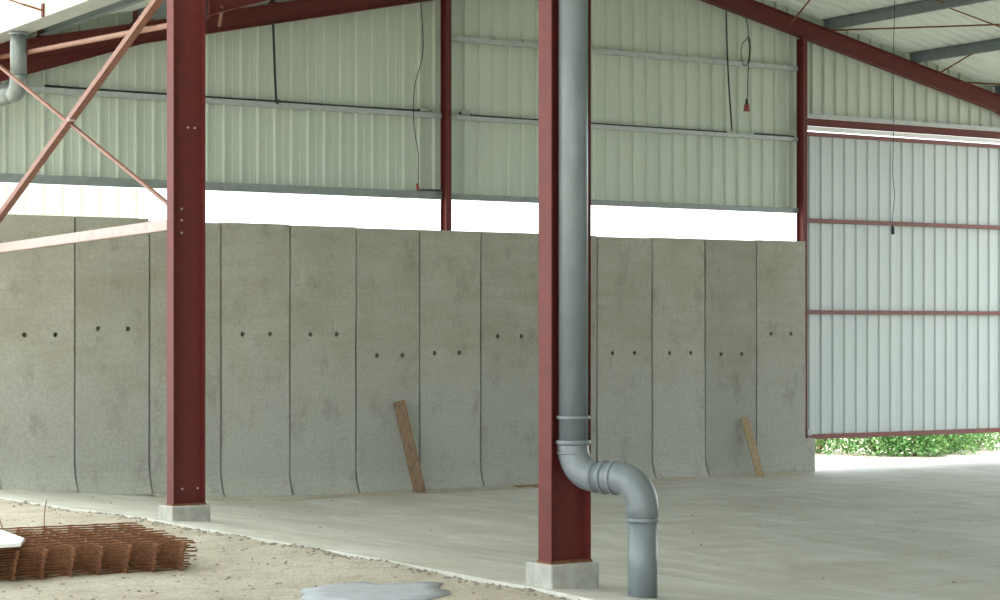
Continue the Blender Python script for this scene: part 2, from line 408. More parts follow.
# lintel over the door: rail, red beam and the track
lt = root('door_lintel_beam', (21.5, CY - 0.1, EYE + 3.2), 'long red steel lintel beam over the sliding door', 'beam')
part('beam_web', MB().box((21.50, CY - 0.10, EYE + 3.245), (28.0, CY - 0.07, EYE + 3.365)), 'red', lt)
tk = root('door_track', (21.5, CY - 0.1, EYE + 3.2), 'pale steel track the sliding door hangs from', 'door track')
part('track_channel', MB().box((21.50, CY - 0.13, EYE + 3.195), (28.4, CY - 0.02, EYE + 3.235)).box((21.50, CY - 0.13, EYE + 3.165), (28.4, CY - 0.118, EYE + 3.195)), 'white', tk)
rl = root('wall_rail', (21.5, CY - 0.1, EYE + 3.4), 'pale galvanised wall rail lying on the red lintel beam', 'wall rail', 'horizontal rails of the gable cladding')
part('rail_channel', MB().box((21.50, CY - 0.12, EYE + 3.370), (28.0, CY - 0.004, EYE + 3.378)).box((21.50, CY - 0.12, EYE + 3.378), (28.0, CY - 0.112, EYE + 3.435)), 'galv', rl)

# ------------------------------------------------------------------ steel
def i_beam(parent, P, Q, dvec, bvec, D, b, mat='red', tf=0.0115, tw=0.0075, names=('web', 'flange')):
    P, Q, d, bv = Vector(P), Vector(Q), Vector(dvec).normalized(), Vector(bvec).normalized()
    part(names[0], MB().bar(P, Q, d, bv, D / 2 - tf, tw / 2), mat, parent)
    for sgn in (-1, 1):
        o = d * sgn * (D / 2 - tf / 2)
        part(names[1], MB().bar(P + o, Q + o, d, bv, tf / 2, b / 2), mat, parent)
def bolt_at(parent, p, axis=(0, -1, 0), r=0.011, l=0.012):
    p = Vector(p); part('bolt', MB().tube([p, p + Vector(axis) * l], r, 6), 'bolt', parent)

FR = [(24.93, 'gable'), (18.25, 'a'), (11.78, 'b')]
COLX = 7.975
col_label = {24.93: 'red steel eaves column standing behind the concrete panels', 18.25: 'red steel I-column with crossed bracing and a horizontal strut bolted to it',
             11.78: 'tall red steel I-column with the grey downpipe running down its web', 5.30: 'red steel I-column standing nearer than the downpipe column'}
colgroup = 'red steel columns along the slab edge'
cols = {}
for y, nm in FR:
    z0 = 0.0 if y < 24 else -0.2
    pz = floor_z(8.0, y)
    ph = {18.25: 0.15, 11.78: 0.170}.get(y, 0.15)
    zb = pz + ph
    c = root('steel_column', (COLX, y, zb), col_label[y], 'column', colgroup); cols[y] = c
    i_beam(c, (COLX, y, zb + 0.015), (COLX, y, EYE + 3.50), (1, 0, 0), (0, 1, 0), 0.33, 0.16)
    part('base_plate', MB().box((COLX - 0.175, y - 0.085, zb), (COLX + 0.175, y + 0.085, zb + 0.015)), 'rust', c)
    part('cap_plate', MB().box((COLX - 0.17, y - 0.085, EYE + 3.50), (COLX + 0.17, y + 0.085, EYE + 3.515)), 'red', c)
    if y > 24: continue
    # concrete plinth under the column
    p = MB(); hx0, hx1, hy0, hy1 = COLX - 0.205, COLX + 0.195, y - 0.14, y + 0.19
    p.box((hx0, hy0, pz - 0.12), (hx1, hy1, zb))
    pl = single('concrete_plinth', p, 'plinth', (COLX, y, pz), {18.25: 'low concrete plinth under the red column with crossed bracing', 11.78: 'low concrete plinth under the red column with the downpipe',
               24.93: 'concrete plinth behind the panel row at the gable corner', 5.30: 'concrete plinth outside the picture'}[y], 'plinth', 'concrete column plinths', bevel=0.012)
c = cols[18.25]
for p in [(7.925, 2.96), (7.925, 2.85), (7.925, 2.73), (7.99, 3.74), (8.06, 3.74)]: bolt_at(c, (p[0], 18.246, p[1]))
for p in ((7.93, 0.28), (8.09, 0.28)): bolt_at(c, (p[0], 18.246, p[1]))
# right-hand columns of each frame
for y, nm in FR:
    if y > 6:
        c2 = root('steel_column', (27.985, y, -0.44), 'red steel column at the far eave of the shed', 'column', 'red steel columns along the far eave')
        i_beam(c2, (27.985, y, -0.40), (27.985, y, EYE + 3.45), (1, 0, 0), (0, 1, 0), 0.33, 0.16)

def rafter(y, side):
    D, b = 0.27, 0.135
    X = lambda s: s if side < 0 else 36 - s
    nm = {24.93: 'gable', 18.25: 'second', 11.78: 'third', 5.30: 'fourth'}[y]
    lab = {(24.93, -1): 'dark red haunched rafter sloping up from the gutter along the gable cladding', (24.93, 1): 'dark red rafter sloping down over the sliding door'}.get((y, side),
           'dark red rafter carried by the %s, %s slope' % ({18.25: 'cross-braced column', 11.78: 'downpipe column', 5.30: 'column before the downpipe column'}.get(y), 'gutter side' if side < 0 else 'far side'))
    r = root('steel_rafter', (X(8.18), y, roof_z(8.18) - 0.5), lab, 'rafter', 'red roof rafters')
    sl = Vector((1 if side < 0 else -1, 0, 0.215)).normalized(); up = Vector((-sl.z * (1 if side < 0 else -1), 0, abs(sl.x)))
    A = Vector((X(8.19), y, roof_z(8.19) - 0.32)); B = Vector((18.0, y, roof_z(18.0) - 0.32))
    i_beam(r, A, B, up, (0, 1, 0), D, b)
    # haunch below the rafter at the eave
    h0 = Vector((X(8.19), y, EYE + 3.03)); h1 = Vector((X(10.25), y, roof_z(10.25) - 0.46)); h2 = Vector((X(8.19), y, roof_z(8.19) - 0.45))
    part('haunch_web', MB().prism([h0 + Vector((0, -0.004, 0)), h1 + Vector((0, -0.004, 0)), h2 + Vector((0, -0.004, 0))], (0, 0.008, 0)), 'red', r)
    d = (h1 - h0).normalized(); n = d.cross(Vector((0, 1, 0)))
    part('haunch_flange', MB().bar(h0, h1, n, (0, 1, 0), 0.006, b / 2), 'red', r)
    part('end_plate', MB().box((min(X(8.175), X(8.19)), y - 0.08, EYE + 3.0), (max(X(8.175), X(8.19)), y + 0.08, EYE + 3.52)), 'red', r)
    for s in PUR:                            # purlin cleats
        z = roof_z(s) - 0.18
        xx = X(s) - 0.045 * (1 if side < 0 else -1)
        part('purlin_cleat', MB().box((xx - 0.005, y - 0.07, z), (xx + 0.005, y + 0.07, z + 0.15)).box((xx - 0.04, y - 0.07, z), (xx + 0.04, y + 0.07, z + 0.008)), 'red', r)
    return r
PUR = [8.95, 10.23, 12.19, 14.05, 15.95, 17.70]
RAF = {}
for y, nm in FR:
    for side in (-1, 1): RAF[(y, side)] = rafter(y, side)
# short stay hanging from the haunch of the second frame
part('stay', MB().bar((8.33, 18.20, EYE + 3.12), (8.55, 18.75, EYE + 3.02), (1, 0, 0), (0, 0, 1), 0.018, 0.004).bar((8.33, 18.20, EYE + 3.12), (8.55, 18.75, EYE + 3.02), (1, 0, 0), (0, 0, 1), 0.004, 0.02), 'brace', RAF[(18.25, -1)])
part('stay', MB().tube([(21.08, 24.87, EYE + 4.78), (20.52, 23.5, EYE + 5.12)], 0.014, 6), 'rust', RAF[(24.93, 1)])
part('stay', MB().tube([(24.30, 24.87, EYE + 4.24), (23.81, 23.6, EYE + 4.40)], 0.014, 6), 'rust', RAF[(24.93, 1)])

# purlins: Z sections along the shed
ord_ = ['next to the gutter', 'second up from the gutter', 'third up from the gutter', 'fourth up from the gutter', 'fifth up from the gutter', 'beside the ridge on the gutter side']
ordr = ['lowest on the door slope', 'over the middle of the door', 'meeting the gable rafter past the middle of the door lintel', 'meeting the gable rafter above the door post', 'upper on the door slope', 'beside the ridge on the door slope']
for side in (-1, 1):
    for k_, s in enumerate(PUR):
        X = s if side < 0 else 36 - s
        z1 = roof_z(s) - 0.006; z0 = z1 - 0.172; d = 1 if side < 0 else -1
        p = root('roof_purlin', (X, 25.2, z0), 'grey steel roof purlin ' + (ord_ if side < 0 else ordr)[k_], 'purlin', 'grey roof purlins')
        part('purlin_web', MB().box((X - 0.004, -3.5, z0), (X + 0.004, 25.02, z1)), 'purlin', p)
        part('purlin_flange', MB().box((min(X, X + 0.07 * d), -3.5, z1 - 0.008), (max(X, X + 0.07 * d), 25.02, z1)), 'purlin', p)
        part('purlin_flange', MB().box((min(X, X - 0.07 * d), -3.5, z0), (max(X, X - 0.07 * d), 25.02, z0 + 0.008)), 'purlin', p)

# roof sheets
def roof_sheet(parent, y0, sA, sB, zf, mat, width=1.0):
    mb = MB(); prof = sheet_profile(width)
    for u, d in prof:
        mb.v += [Vector((sA, y0 + u, zf(sA) + d)), Vector((sB, y0 + u, zf(sB) + d))]
    for i in range(len(prof) - 1): mb.f.append([2 * i, 2 * i + 2, 2 * i + 3, 2 * i + 1])
    o = part('roof_sheet', mb, mat, parent, fix=False)
    sm = o.modifiers.new('thick', 'SOLIDIFY'); sm.thickness = 0.002; sm.offset = 1
ce = root('ceiling', (18, 10, EYE + 5.8), kind='structure', label='ribbed roof sheets of the shed seen from below')
for j in range(29):
    y0 = 24.32 - j
    roof_sheet(ce, y0, 8.28, 18.0, roof_z, 'roof'); roof_sheet(ce, y0, 27.9, 18.0, roof_z, 'roof')
part('ridge_cap', MB().prism([(17.7, -3.8, roof_z(17.7) + 0.05), (18, -3.8, roof_z(18) + 0.05), (18.3, -3.8, roof_z(18.3) + 0.05), (18.3, -3.8, roof_z(18.3) + 0.053), (18, -3.8, roof_z(18) + 0.053), (17.7, -3.8, roof_z(17.7) + 0.053)], (0, 29.2, 0)), 'roof', ce)
# translucent roof of the neighbouring bay, rising away from the gutter
cl_z = lambda s: EYE + 3.80 + 0.215 * (8.05 - s)
cb = root('ceiling_bay', (4, 10, EYE + 4.6), kind='structure', label='bright translucent ribbed roof of the neighbouring bay')
for j in range(29): roof_sheet(cb, 24.32 - j, 8.10, 0.3, cl_z, 'grp' if j < 8 else 'roof')
for k_, s in enumerate((6.4, 4.4, 2.4, 0.5)):
    p = root('roof_purlin', (s, 25, cl_z(s) - 0.18), 'grey purlin under the translucent roof, number %s from the gutter' % ('one', 'two', 'three', 'four', 'five')[k_], 'purlin', 'purlins of the neighbouring bay')
    part('purlin_web', MB().box((s - 0.004, -3.5, cl_z(s) - 0.18), (s + 0.004, 25.02, cl_z(s) - 0.004)), 'purlin', p)

# gable posts
for s, lab in ((14.86, 'slim red steel gable post rising behind the middle of the panel row'), (21.42, 'slim red steel gable post beside the sliding door')):
    z1 = roof_z(s) - 0.47; p = root('gable_post', (s, 24.94, -0.44), lab, 'post', 'red gable posts')
    i_beam(p, (s, 24.94, 0.10), (s, 24.94, z1), (0, 1, 0), (1, 0, 0), 0.16, 0.086, tf=0.008, tw=0.006)
    part('base_plate', MB().box((s - 0.06, 24.86, 0.088), (s + 0.06, 25.02, 0.10)), 'rust', p)
    if s > 20: single('concrete_plinth', MB().box((s - 0.10, 24.84, -0.6), (s + 0.19, 25.05, 0.088)), 'plinth', (s, 24.94, -0.6),
           'narrow concrete plinth under the post beside the sliding door' if s > 20 else 'concrete plinth hidden behind the panel row', 'plinth', 'concrete column plinths', bevel=0.01)

# horizontal wall rails (C sections) between the posts
def wall_rail(s0, s1, z, h, lab, depth=0.075):
    mt = 'rail_dark' if depth > 0.08 else 'galv'
    y0, y1 = CY - 0.005 - depth, CY - 0.005
    p = root('wall_rail', (s0, y0, z), lab, 'wall rail', 'horizontal rails of the gable cladding')
    part('rail_face', MB().box((s0, y0, z - h / 2), (s1, y0 + 0.004, z + h / 2)), mt, p)
    part('rail_lip', MB().box((s0, y0 + 0.004, z + h / 2 - 0.004), (s1, y1, z + h / 2)), mt, p)
    part('rail_lip', MB().box((s0, y0 + 0.004, z - h / 2), (s1, y1, z - h / 2 + 0.004)), mt, p)
wall_rail(8.32, 14.81, EYE + 3.03, 0.07, 'galvanised mid-height wall rail with a long black cable, gutter end of the gable')
wall_rail(14.91, 21.37, EYE + 3.02, 0.06, 'galvanised mid-height wall rail between the two gable posts')
wall_rail(8.32, 14.81, EYE + 1.90, 0.11, 'grey bottom wall rail above the open strip, gutter end of the gable', 0.09)
wall_rail(14.91, 21.37, EYE + 1.89, 0.08, 'grey bottom wall rail above the open strip between the gable posts', 0.09)
wall_rail(14.91, 21.37, EYE + 4.14, 0.07, 'uppermost galvanised wall rail between the two gable posts')

# ------------------------------------------------------------------ gutter and bracing
g = root('box_gutter', (8.2, 25.2, EYE + 3.54), 'long pale grey box gutter running over the column heads', 'gutter')
gz = EYE + 3.54
part('gutter_floor', MB().box((8.05, -3.5, gz), (8.35, 25.15, gz + 0.004)), 'gutter', g)
part('gutter_side', MB().box((8.05, -3.5, gz + 0.004), (8.054, 25.15, gz + 0.24)), 'gutter', g)
part('gutter_side', MB().box((8.346, -3.5, gz + 0.004), (8.35, 25.15, gz + 0.17)), 'gutter', g)
part('gutter_end', MB().box((8.054, 25.14, gz + 0.004), (8.346, 25.15, gz + 0.20)), 'gutter', g)
part('rod_bracket', MB().box((8.030, 22.37, gz + 0.0), (8.05, 22.43, gz + 0.15)), 'red', g)

single('sag_rod', MB().tube([(8.03, 22.4, gz + 0.075), (6.4, 22.4, cl_z(6.4) - 0.17)], 0.012, 6), 'rust', (8.03, 22.4, gz + 0.075), 'thin rusty rod running from the gutter side to the translucent roof', 'rod', 'rusty roof rods')
for k_, (a, b_) in enumerate(((20.05, 21.95), (21.95, 23.81), (23.81, 25.77))):
    single('sag_rod', MB().tube([(a, 22.35, roof_z(a) - 0.14), (b_, 22.35, roof_z(b_) - 0.09)], 0.012, 6), 'rust', (a, 22.35, roof_z(a) - 0.14),
           'thin rusty tie rod between roof purlins, ' + ('uppermost of three in line', 'middle one of three in line', 'lowest of three in line')[k_], 'rod', 'rusty roof rods')
single('brace_rod', MB().tube([(21.98, 24.86, EYE + 4.78), (23.95, 18.33, EYE + 4.33)], 0.013, 6), 'rust', (21.98, 24.86, EYE + 4.78), 'thin rusty bracing rod running from the gable rafter above the door post', 'rod', 'rusty roof rods')
single('brace_rod', MB().tube([(24.75, 24.87, EYE + 4.13), (25.75, 23.6, EYE + 3.99)], 0.013, 6), 'rust', (24.75, 24.87, EYE + 4.13), 'short thin rusty rod lying just above the lower end of the door rafter', 'rod', 'rusty roof rods')
single('eaves_tube', MB().tube([(8.37, 24.80, EYE + 3.38), (8.06, 18.40, EYE + 2.98)], 0.030, 10), 'brace', (8.2, 24.8, EYE + 3.3), 'round orange-red brace tube crossing below the gutter to the cross-braced column', 'brace', smooth=False)
# crossed bracing between the second column and the gable column
def angle(name, P, Q, leg, lab, mat='brace', cat='brace', group='bracing beside the cross-braced column', side=1):
    P, Q = Vector(P), Vector(Q); d = (Q - P).normalized(); x = Vector((1, 0, 0)); n = d.cross(x).normalized()
    o = root(name, P, lab, cat, group)
    part('flat_leg', MB().bar(P, Q, n, x, leg / 2, 0.004), mat, o)
    e = n * (leg / 2 - 0.003)
    part('outstanding_leg', MB().bar(P + e + x * 0.6 * leg * side, Q + e + x * 0.6 * leg * side, x, n, leg * 0.55, 0.003), mat, o)
    return o
angle('diagonal_brace', (8.0, 18.45, EYE + 3.54), (8.0, 24.80, EYE + 0.97), 0.065, 'wide orange-brown diagonal brace falling away from the column head')
angle('diagonal_brace', (8.05, 24.80, EYE + 3.47), (8.05, 18.40, EYE + 1.06), 0.030, 'narrow brown diagonal brace rising from the column toward the gutter pipe')
part_ = root('brace_bolt', (8.0, 21.43, EYE + 2.27), 'small bolt joining the two crossed diagonal braces', 'bolt')
part('bolt_head', MB().tube([(7.975, 21.43, EYE + 2.29), (8.055, 21.43, EYE + 2.29)], 0.016, 6), 'bolt', part_)
st = root('eaves_strut', (7.93, 18.35, EYE + 1.03), 'pale pink square strut lying level from the column across the panels', 'strut', 'bracing beside the cross-braced column')
part('strut_tube', MB().bar((7.93, 18.34, EYE + 1.02), (7.93, 24.66, EYE + 0.945), (1, 0, 0), (0, 0, 1), 0.045, 0.054), 'strut', st, bevel=0.008)
part('strut_plate', MB().box((7.87, 18.331, EYE + 0.96), (7.99, 18.341, EYE + 1.13)), 'brace', st)

# ------------------------------------------------------------------ downpipes
def ring(p, axis, r, l): p, axis = Vector(p), Vector(axis).normalized(); return MB().tube([p - axis * l / 2, p - axis * l * 0.3, p + axis * l * 0.3, p + axis * l / 2], [r * 0.97, r, r, r * 0.97], 28)
def arc(c, a, b, R, n=9): c, a, b = Vector(c), Vector(a), Vector(b); return [c + a * R * math.cos(t * math.pi / 2 / n) + b * R * math.sin(t * math.pi / 2 / n) for t in range(n + 1)]
dp = root('downpipe', (8.15, 11.11, 0.0), 'thick grey plastic downpipe stepping out from the red column to the slab', 'downpipe')
T0 = Vector((7.965, 11.66, 0)); B0 = Vector((8.15, 11.11, 0)); hd = (B0 - T0).normalized(); U = Vector((0, 0, 1)); R_ = 0.19; r_ = 0.102; zh = 0.80
part('upper_pipe', MB().tube([T0 + U * 1.00, T0 + U * 5.36], r_, 32), 'pvc', dp, True)
ctr = T0 + hd * R_ + U * (zh + R_)
elb = part('elbow', MB().tube([T0 + U * 1.03, T0 + U * (zh + R_)] + arc(ctr, -hd, -U, R_)[1:] + [T0 + hd * (R_ + 0.02) + U * zh], 0.108, 32), 'pvc', dp, True)
part('pipe_collar', ring(T0 + U * 1.03, U, 0.121, 0.030), 'pvc', elb, True)
part('pipe_collar', ring(T0 + U * 0.955, U, 0.113, 0.016), 'pvc', elb, True)
part('pipe_clip', ring(T0 + U * 1.20, U, 0.117, 0.026), 'pvc', dp, True)
hl = (B0 - T0).length
cpl = part('coupling', MB().tube([T0 + hd * (R_ + 0.0) + U * zh, T0 + hd * (hl - R_ + 0.02) + U * zh], 0.104, 32), 'pvc', dp, True)
for q in (0.47, 0.61): part('pipe_collar', ring(T0 + hd * (hl * q) + U * zh, hd, 0.116, 0.03), 'pvc', cpl, True)
c2 = T0 + hd * (hl - R_) + U * (zh - R_)
elb = part('elbow', MB().tube([T0 + hd * (hl - R_ - 0.03) + U * zh] + arc(c2, U, hd, R_) + [B0 + U * 0.52], 0.108, 32), 'pvc', dp, True)
part('pipe_collar', ring(B0 + U * 0.53, U, 0.112, 0.03), 'pvc', elb, True)
part('lower_pipe', MB().tube([B0 + U * -0.08, B0 + U * 0.55], 0.100, 32), 'pvc', dp, True)
# pipe at the gable end
fp = root('downpipe', (8.2, 23.68, EYE + 2.7), 'short grey pipe dropping from the gutter and bending back toward the gable', 'downpipe')
A0 = Vector((8.2, 23.68, EYE + 2.82)); yd = Vector((0, 1, 0))
part('drop_pipe', MB().tube([A0 + U * 0.14, Vector((8.2, 23.68, gz))], 0.098, 28), 'far_pipe', fp, True)
part('outlet_collar', ring((8.2, 23.68, gz - 0.02), U, 0.115, 0.04), 'far_pipe', fp, True)
part('elbow', MB().tube([A0 + U * 0.20] + arc(A0 + yd * 0.15 + U * 0.15, -yd, -U, 0.15) + [A0 + yd * 0.2], 0.105, 28), 'far_pipe', fp, True)
part('return_pipe', MB().tube([A0 + yd * 0.17, A0 + yd * 1.05], 0.098, 28), 'far_pipe', fp, True)
part('elbow', MB().tube([A0 + yd * 1.00] + arc(A0 + yd * 1.07 - U * 0.13, U, yd, 0.13) + [A0 + yd * 1.20 - U * 0.25], 0.085, 28), 'far_pipe', fp, True)
part('lower_pipe', MB().tube([A0 + yd * 1.20 - U * 0.2, (8.2, 24.88, -0.25)], 0.05, 20), 'far_pipe', fp, True)

# ------------------------------------------------------------------ cables and electrical bits
def smooth_path(pts, n=6):
    P = [Vector(p) for p in pts]; out = []
    for i in range(len(P) - 1):
        p0, p1, p2, p3 = P[max(i - 1, 0)], P[i], P[i + 1], P[min(i + 2, len(P) - 1)]
        for k in range(n):
            t = k / n
            out.append(0.5 * ((2 * p1) + (p2 - p0) * t + (2 * p0 - 5 * p1 + 4 * p2 - p3) * t * t + (3 * p1 - p0 - 3 * p2 + p3) * t ** 3))
    return out + [P[-1]]
def cable(pts, r, lab, group='black cables on the gable', cat='cable', loc=None, n=6):
    return single('electric_cable', MB().tube(smooth_path(pts, n), r, 6), 'black', loc or tuple(pts[-1]), lab, cat, group)
cable([(12.11, 24.84, 5.93), (12.13, 24.84, 5.4), (12.16, 24.85, 4.88), (12.25, 24.95, 4.885)], 0.018, 'thick black cable dropping straight from the rafter to the mid rail, gutter end')
hc = cable([(14.37, 24.82, 6.42), (14.40, 24.80, 5.95), (14.39, 24.80, 5.60), (14.27, 24.80, 5.2), (14.25, 24.80, 4.79), (14.28, 24.80, 4.50), (14.34, 24.82, 4.24), (14.35, 24.84, 3.80)], 0.007, 'thin wavy black cable hanging beside the middle gable post')
cable([(19.82, 24.85, 6.70), (19.85, 24.86, 6.1), (19.88, 24.86, 5.6), (19.95, 24.87, 4.87)], 0.014, 'straight black cable dropping from the rafter beside the red plug')
lp = root('plug_cable', (20.12, 24.72, 5.2), 'coiled black cable hanging from the rafter with a red plug on its end', 'cable', 'black cables on the gable')
part('cable', MB().tube(smooth_path([(20.17, 24.80, 6.63), (20.16, 24.74, 6.45), (20.13, 24.71, 6.30), (20.02, 24.7, 6.20), (19.99, 24.7, 6.03), (20.04, 24.7, 5.88), (20.11, 24.69, 5.90), (20.15, 24.69, 6.10), (20.13, 24.69, 6.32), (20.17, 24.69, 6.15), (20.13, 24.70, 5.80), (20.13, 24.71, 5.45), (20.12, 24.72, 5.32)]), 0.008, 6), 'black', lp)
part('plug_neck', MB().tube([(20.12, 24.72, 5.36), (20.12, 24.72, 5.27)], [0.018, 0.028], 10), 'black', lp)
part('plug', MB().tube([(20.12, 24.72, 5.28), (20.115, 24.72, 5.17)], [0.035, 0.05], 12), 'plug_red', lp)
pn = root('pendant_cable', (20.07, 21.4, EYE + 1.36), 'long thin cable hanging in front of the door with a small black lampholder', 'cable', 'black cables on the gable')
part('cable', MB().tube(smooth_path([(20.07, 21.4, EYE + 5.2), (20.07, 21.4, EYE + 4.4), (20.05, 21.4, EYE + 3.9), (20.055, 21.4, EYE + 3.0), (20.04, 21.4, EYE + 2.2), (20.07, 21.4, EYE + 1.9), (20.03, 21.4, EYE + 1.55), (20.035, 21.4, EYE + 1.42)]), 0.005, 6), 'black', pn)
part('lampholder', MB().tube([(20.035, 21.4, EYE + 1.47), (20.035, 21.4, EYE + 1.43), (20.04, 21.4, EYE + 1.36), (20.04, 21.4, EYE + 1.34)], [0.012, 0.026, 0.028, 0.02], 10), 'black', pn)
ry = CY - 0.065
cable([(9.0, ry, 4.885), (9.6, ry, 4.876), (10.6, ry, 4.876), (11.6, ry, 4.874), (12.3, ry, 4.876), (13.4, ry, 4.872), (14.45, ry, 4.878)], 0.017, 'long black cable lying on the mid rail toward the gutter', n=3)
cable([(15.28, ry, 4.862), (15.7, ry, 4.862), (16.3, ry, 4.860), (17.2, ry, 4.862), (18.4, ry, 4.860), (19.95, ry, 4.862)], 0.013, 'long black cable lying on the mid rail between the gable posts', n=3)
cable([(20.5, ry, 4.862), (20.9, ry, 4.866), (21.3, ry, 4.862)], 0.014, 'short black cable end on the mid rail beside the door post', n=3)
cable([(21.55, CY - 0.06, 5.23), (21.9, CY - 0.06, 5.235), (22.6, CY - 0.06, 5.21), (23.9, CY - 0.06, 5.20), (24.1, CY - 0.06, 5.245), (24.3, CY - 0.06, 5.20), (25.2, CY - 0.06, 5.195)], 0.008, 'black cable tangled on the rail over the sliding door', n=4)
for p, lab in (((14.53, ry - 0.02, 4.868), 'small grey junction box on the mid rail, gutter side of the middle post'), ((15.20, ry - 0.02, 4.858), 'small grey junction box on the mid rail, door side of the middle post')):
    b = root('junction_box', p, lab, 'junction box', 'junction boxes on the mid rail'); q = Vector(p)
    bb = part('box_body', MB().box(q + Vector((-0.075, -0.03, 0)), q + Vector((0.075, 0.03, 0.06))), 'box', b, bevel=0.006)
    part('box_lid', MB().box(q + Vector((-0.07, -0.036, 0.004)), q + Vector((0.07, -0.03, 0.056))), 'box', bb)
    part('cable_gland', MB().tube([q + Vector((0.074, 0, 0.02)), q + Vector((0.11, 0, 0.02))], 0.012, 8), 'black', bb)
    part('cable_gland', MB().tube([q + Vector((-0.11, 0, 0.02)), q + Vector((-0.074, 0, 0.02))], 0.012, 8), 'black', bb)
sk = root('cable_socket', (14.36, 24.90, 3.72), 'small dark socket lying on the bottom rail at the end of the wavy cable', 'socket')
part('socket_body', MB().tube([(14.34, 24.86, 3.84), (14.37, 24.88, 3.765)], [0.018, 0.024], 8), 'plug_red', sk)
part('socket_lead', MB().tube([(14.37, 24.90, 3.757), (14.60, 24.93, 3.765), (14.80, 24.93, 3.768)], 0.014, 6), 'black', sk)

# ------------------------------------------------------------------ planks
def plank(base, top, wdir, wd, th, mat, lab, group='loose planks by the panel row'):
    base, top = Vector(base), Vector(top); ax = (top - base).normalized(); u = Vector(wdir); u = (u - ax * u.dot(ax)).normalized(); v = ax.cross(u)
    mb = MB(); nseg = 6
    for k in range(nseg + 1):
        p = base.lerp(top, k / nseg) + u * rnd.uniform(-0.004, 0.004)
        for a, b in ((-1, -1), (1, -1), (1, 1), (-1, 1)): mb.v.append(p + u * a * wd / 2 + v * b * th / 2)
    for k in range(nseg):
        for a in range(4): mb.f.append([k * 4 + a, k * 4 + (a + 1) % 4, k * 4 + 4 + (a + 1) % 4, k * 4 + 4 + a])
    mb.f += [[3, 2, 1, 0], [nseg * 4 + a for a in range(4)]]
    return single('plank', mb, mat, tuple(base), lab, 'plank', group, bevel=0.004)
plank((14.10, 24.34, floor_z(14, 24.4) - 0.015), (13.91, 24.62, EYE - 0.98), (1, -0.35, 0), 0.165, 0.045, 'wood', 'brown weathered plank leaning against the panels under the middle gable post')
plank((20.12, 24.38, floor_z(20, 24.4) - 0.015), (19.99, 24.62, EYE - 1.34), (1, -0.35, 0), 0.115, 0.04, 'wood_pale', 'shorter pale plank leaning against the panels near the sliding door')
plank((15.70, 24.42, floor_z(15.7, 24.4) + 0.022), (16.75, 24.44, floor_z(16.2, 24.4) + 0.022), (0, 1, 0), 0.12, 0.04, 'wood', 'flat plank lying on the slab at the foot of the panels')

# ------------------------------------------------------------------ stack of welded mesh mats
mats_n = 13; zg = -0.075
MX0, MX1, MY0, MY1 = 3.75, 6.30, 14.58, 16.15
for k_ in range(mats_n):
    mb = MB(); z = zg + 0.012 + k_ * 0.0205
    ox = rnd.uniform(-0.008, 0.008) + 0.03 * (k_ / mats_n) ** 2; oy = rnd.uniform(-0.010, 0.010) - 0.05 * (k_ / mats_n) ** 2; rot = math.radians(-5 + rnd.uniform(-0.15, 0.15))
    cx, cy = MX1, MY0
    def T(x, y, zz): 
        dx, dy = x - cx, y - cy
        return Vector((cx + ox + dx * math.cos(rot) - dy * math.sin(rot), cy + oy + dx * math.sin(rot) + dy * math.cos(rot), zz))
    x = MX1
    while x > MX0:                           # wires running away from the slab edge view
        dr_ = rnd.uniform(-0.004, 0.004); e = rnd.uniform(0.075, 0.10)
        P0 = T(x + dr_, MY0 - e, z - 0.006); P1 = T(x + dr_, MY0 + 0.5, z); P2 = T(x + dr_ * 0.5, MY1 + 0.06, z + rnd.uniform(-0.004, 0.004))
        mb.tube([P0, P1, P2], 0.0105, 6); x -= 0.213
    y = MY0
    while y < MY1 + 0.01:
        e = rnd.uniform(0.07, 0.14); pts = []
        x = MX1 + e
        pts.append(T(x, y, z + 0.010 + rnd.uniform(-0.008, 0.004)))
        xx = MX1
        while xx > MX0 - 0.05:
            pts.append(T(xx, y, z + 0.014)); xx -= 0.1065
            pts.append(T(xx, y, z + 0.009)); xx -= 0.1065
        mb.tube(pts, 0.0065, 5); y += 0.195
    single('mesh_mat', mb, 'rust', (5.2, 15.3, zg), 'topmost rusty welded wire mesh mat of the stack on the sand' if k_ == mats_n - 1 else 'rusty welded wire mesh mat lying in the low stack under the topmost one',
           'wire mesh', 'rusty mesh mats stacked on the sand')
ztop = zg + 0.012 + (mats_n - 1) * 0.0205 + 0.03
for p, lab in ((((5.72, 15.9, ztop - 0.05), (5.72, 15.9, ztop + 0.10), (5.73, 15.88, ztop + 0.22)), 'pale tie wire standing up from the middle of the mesh stack'),
               (((5.40, 15.9, ztop - 0.03), (5.37, 15.9, ztop + 0.03), (5.35, 15.92, ztop + 0.11)), 'bent tie wire sticking up near the white board')):
    single('tie_wire', MB().tube(smooth_path(p), 0.004, 5), 'rust', p[0], lab, 'wire', 'loose tie wires')
wbz = ztop + 0.002
single('white_board', MB().prism([(5.27, 15.58, wbz), (5.20, 14.88, wbz), (5.06, 14.56, wbz), (4.2, 14.50, wbz), (4.3, 15.5, wbz)], (0, 0, 0.03)), 'white', (4.8, 15, wbz), 'flat white board lying on top of the rusty mesh stack', 'board', bevel=0.006)

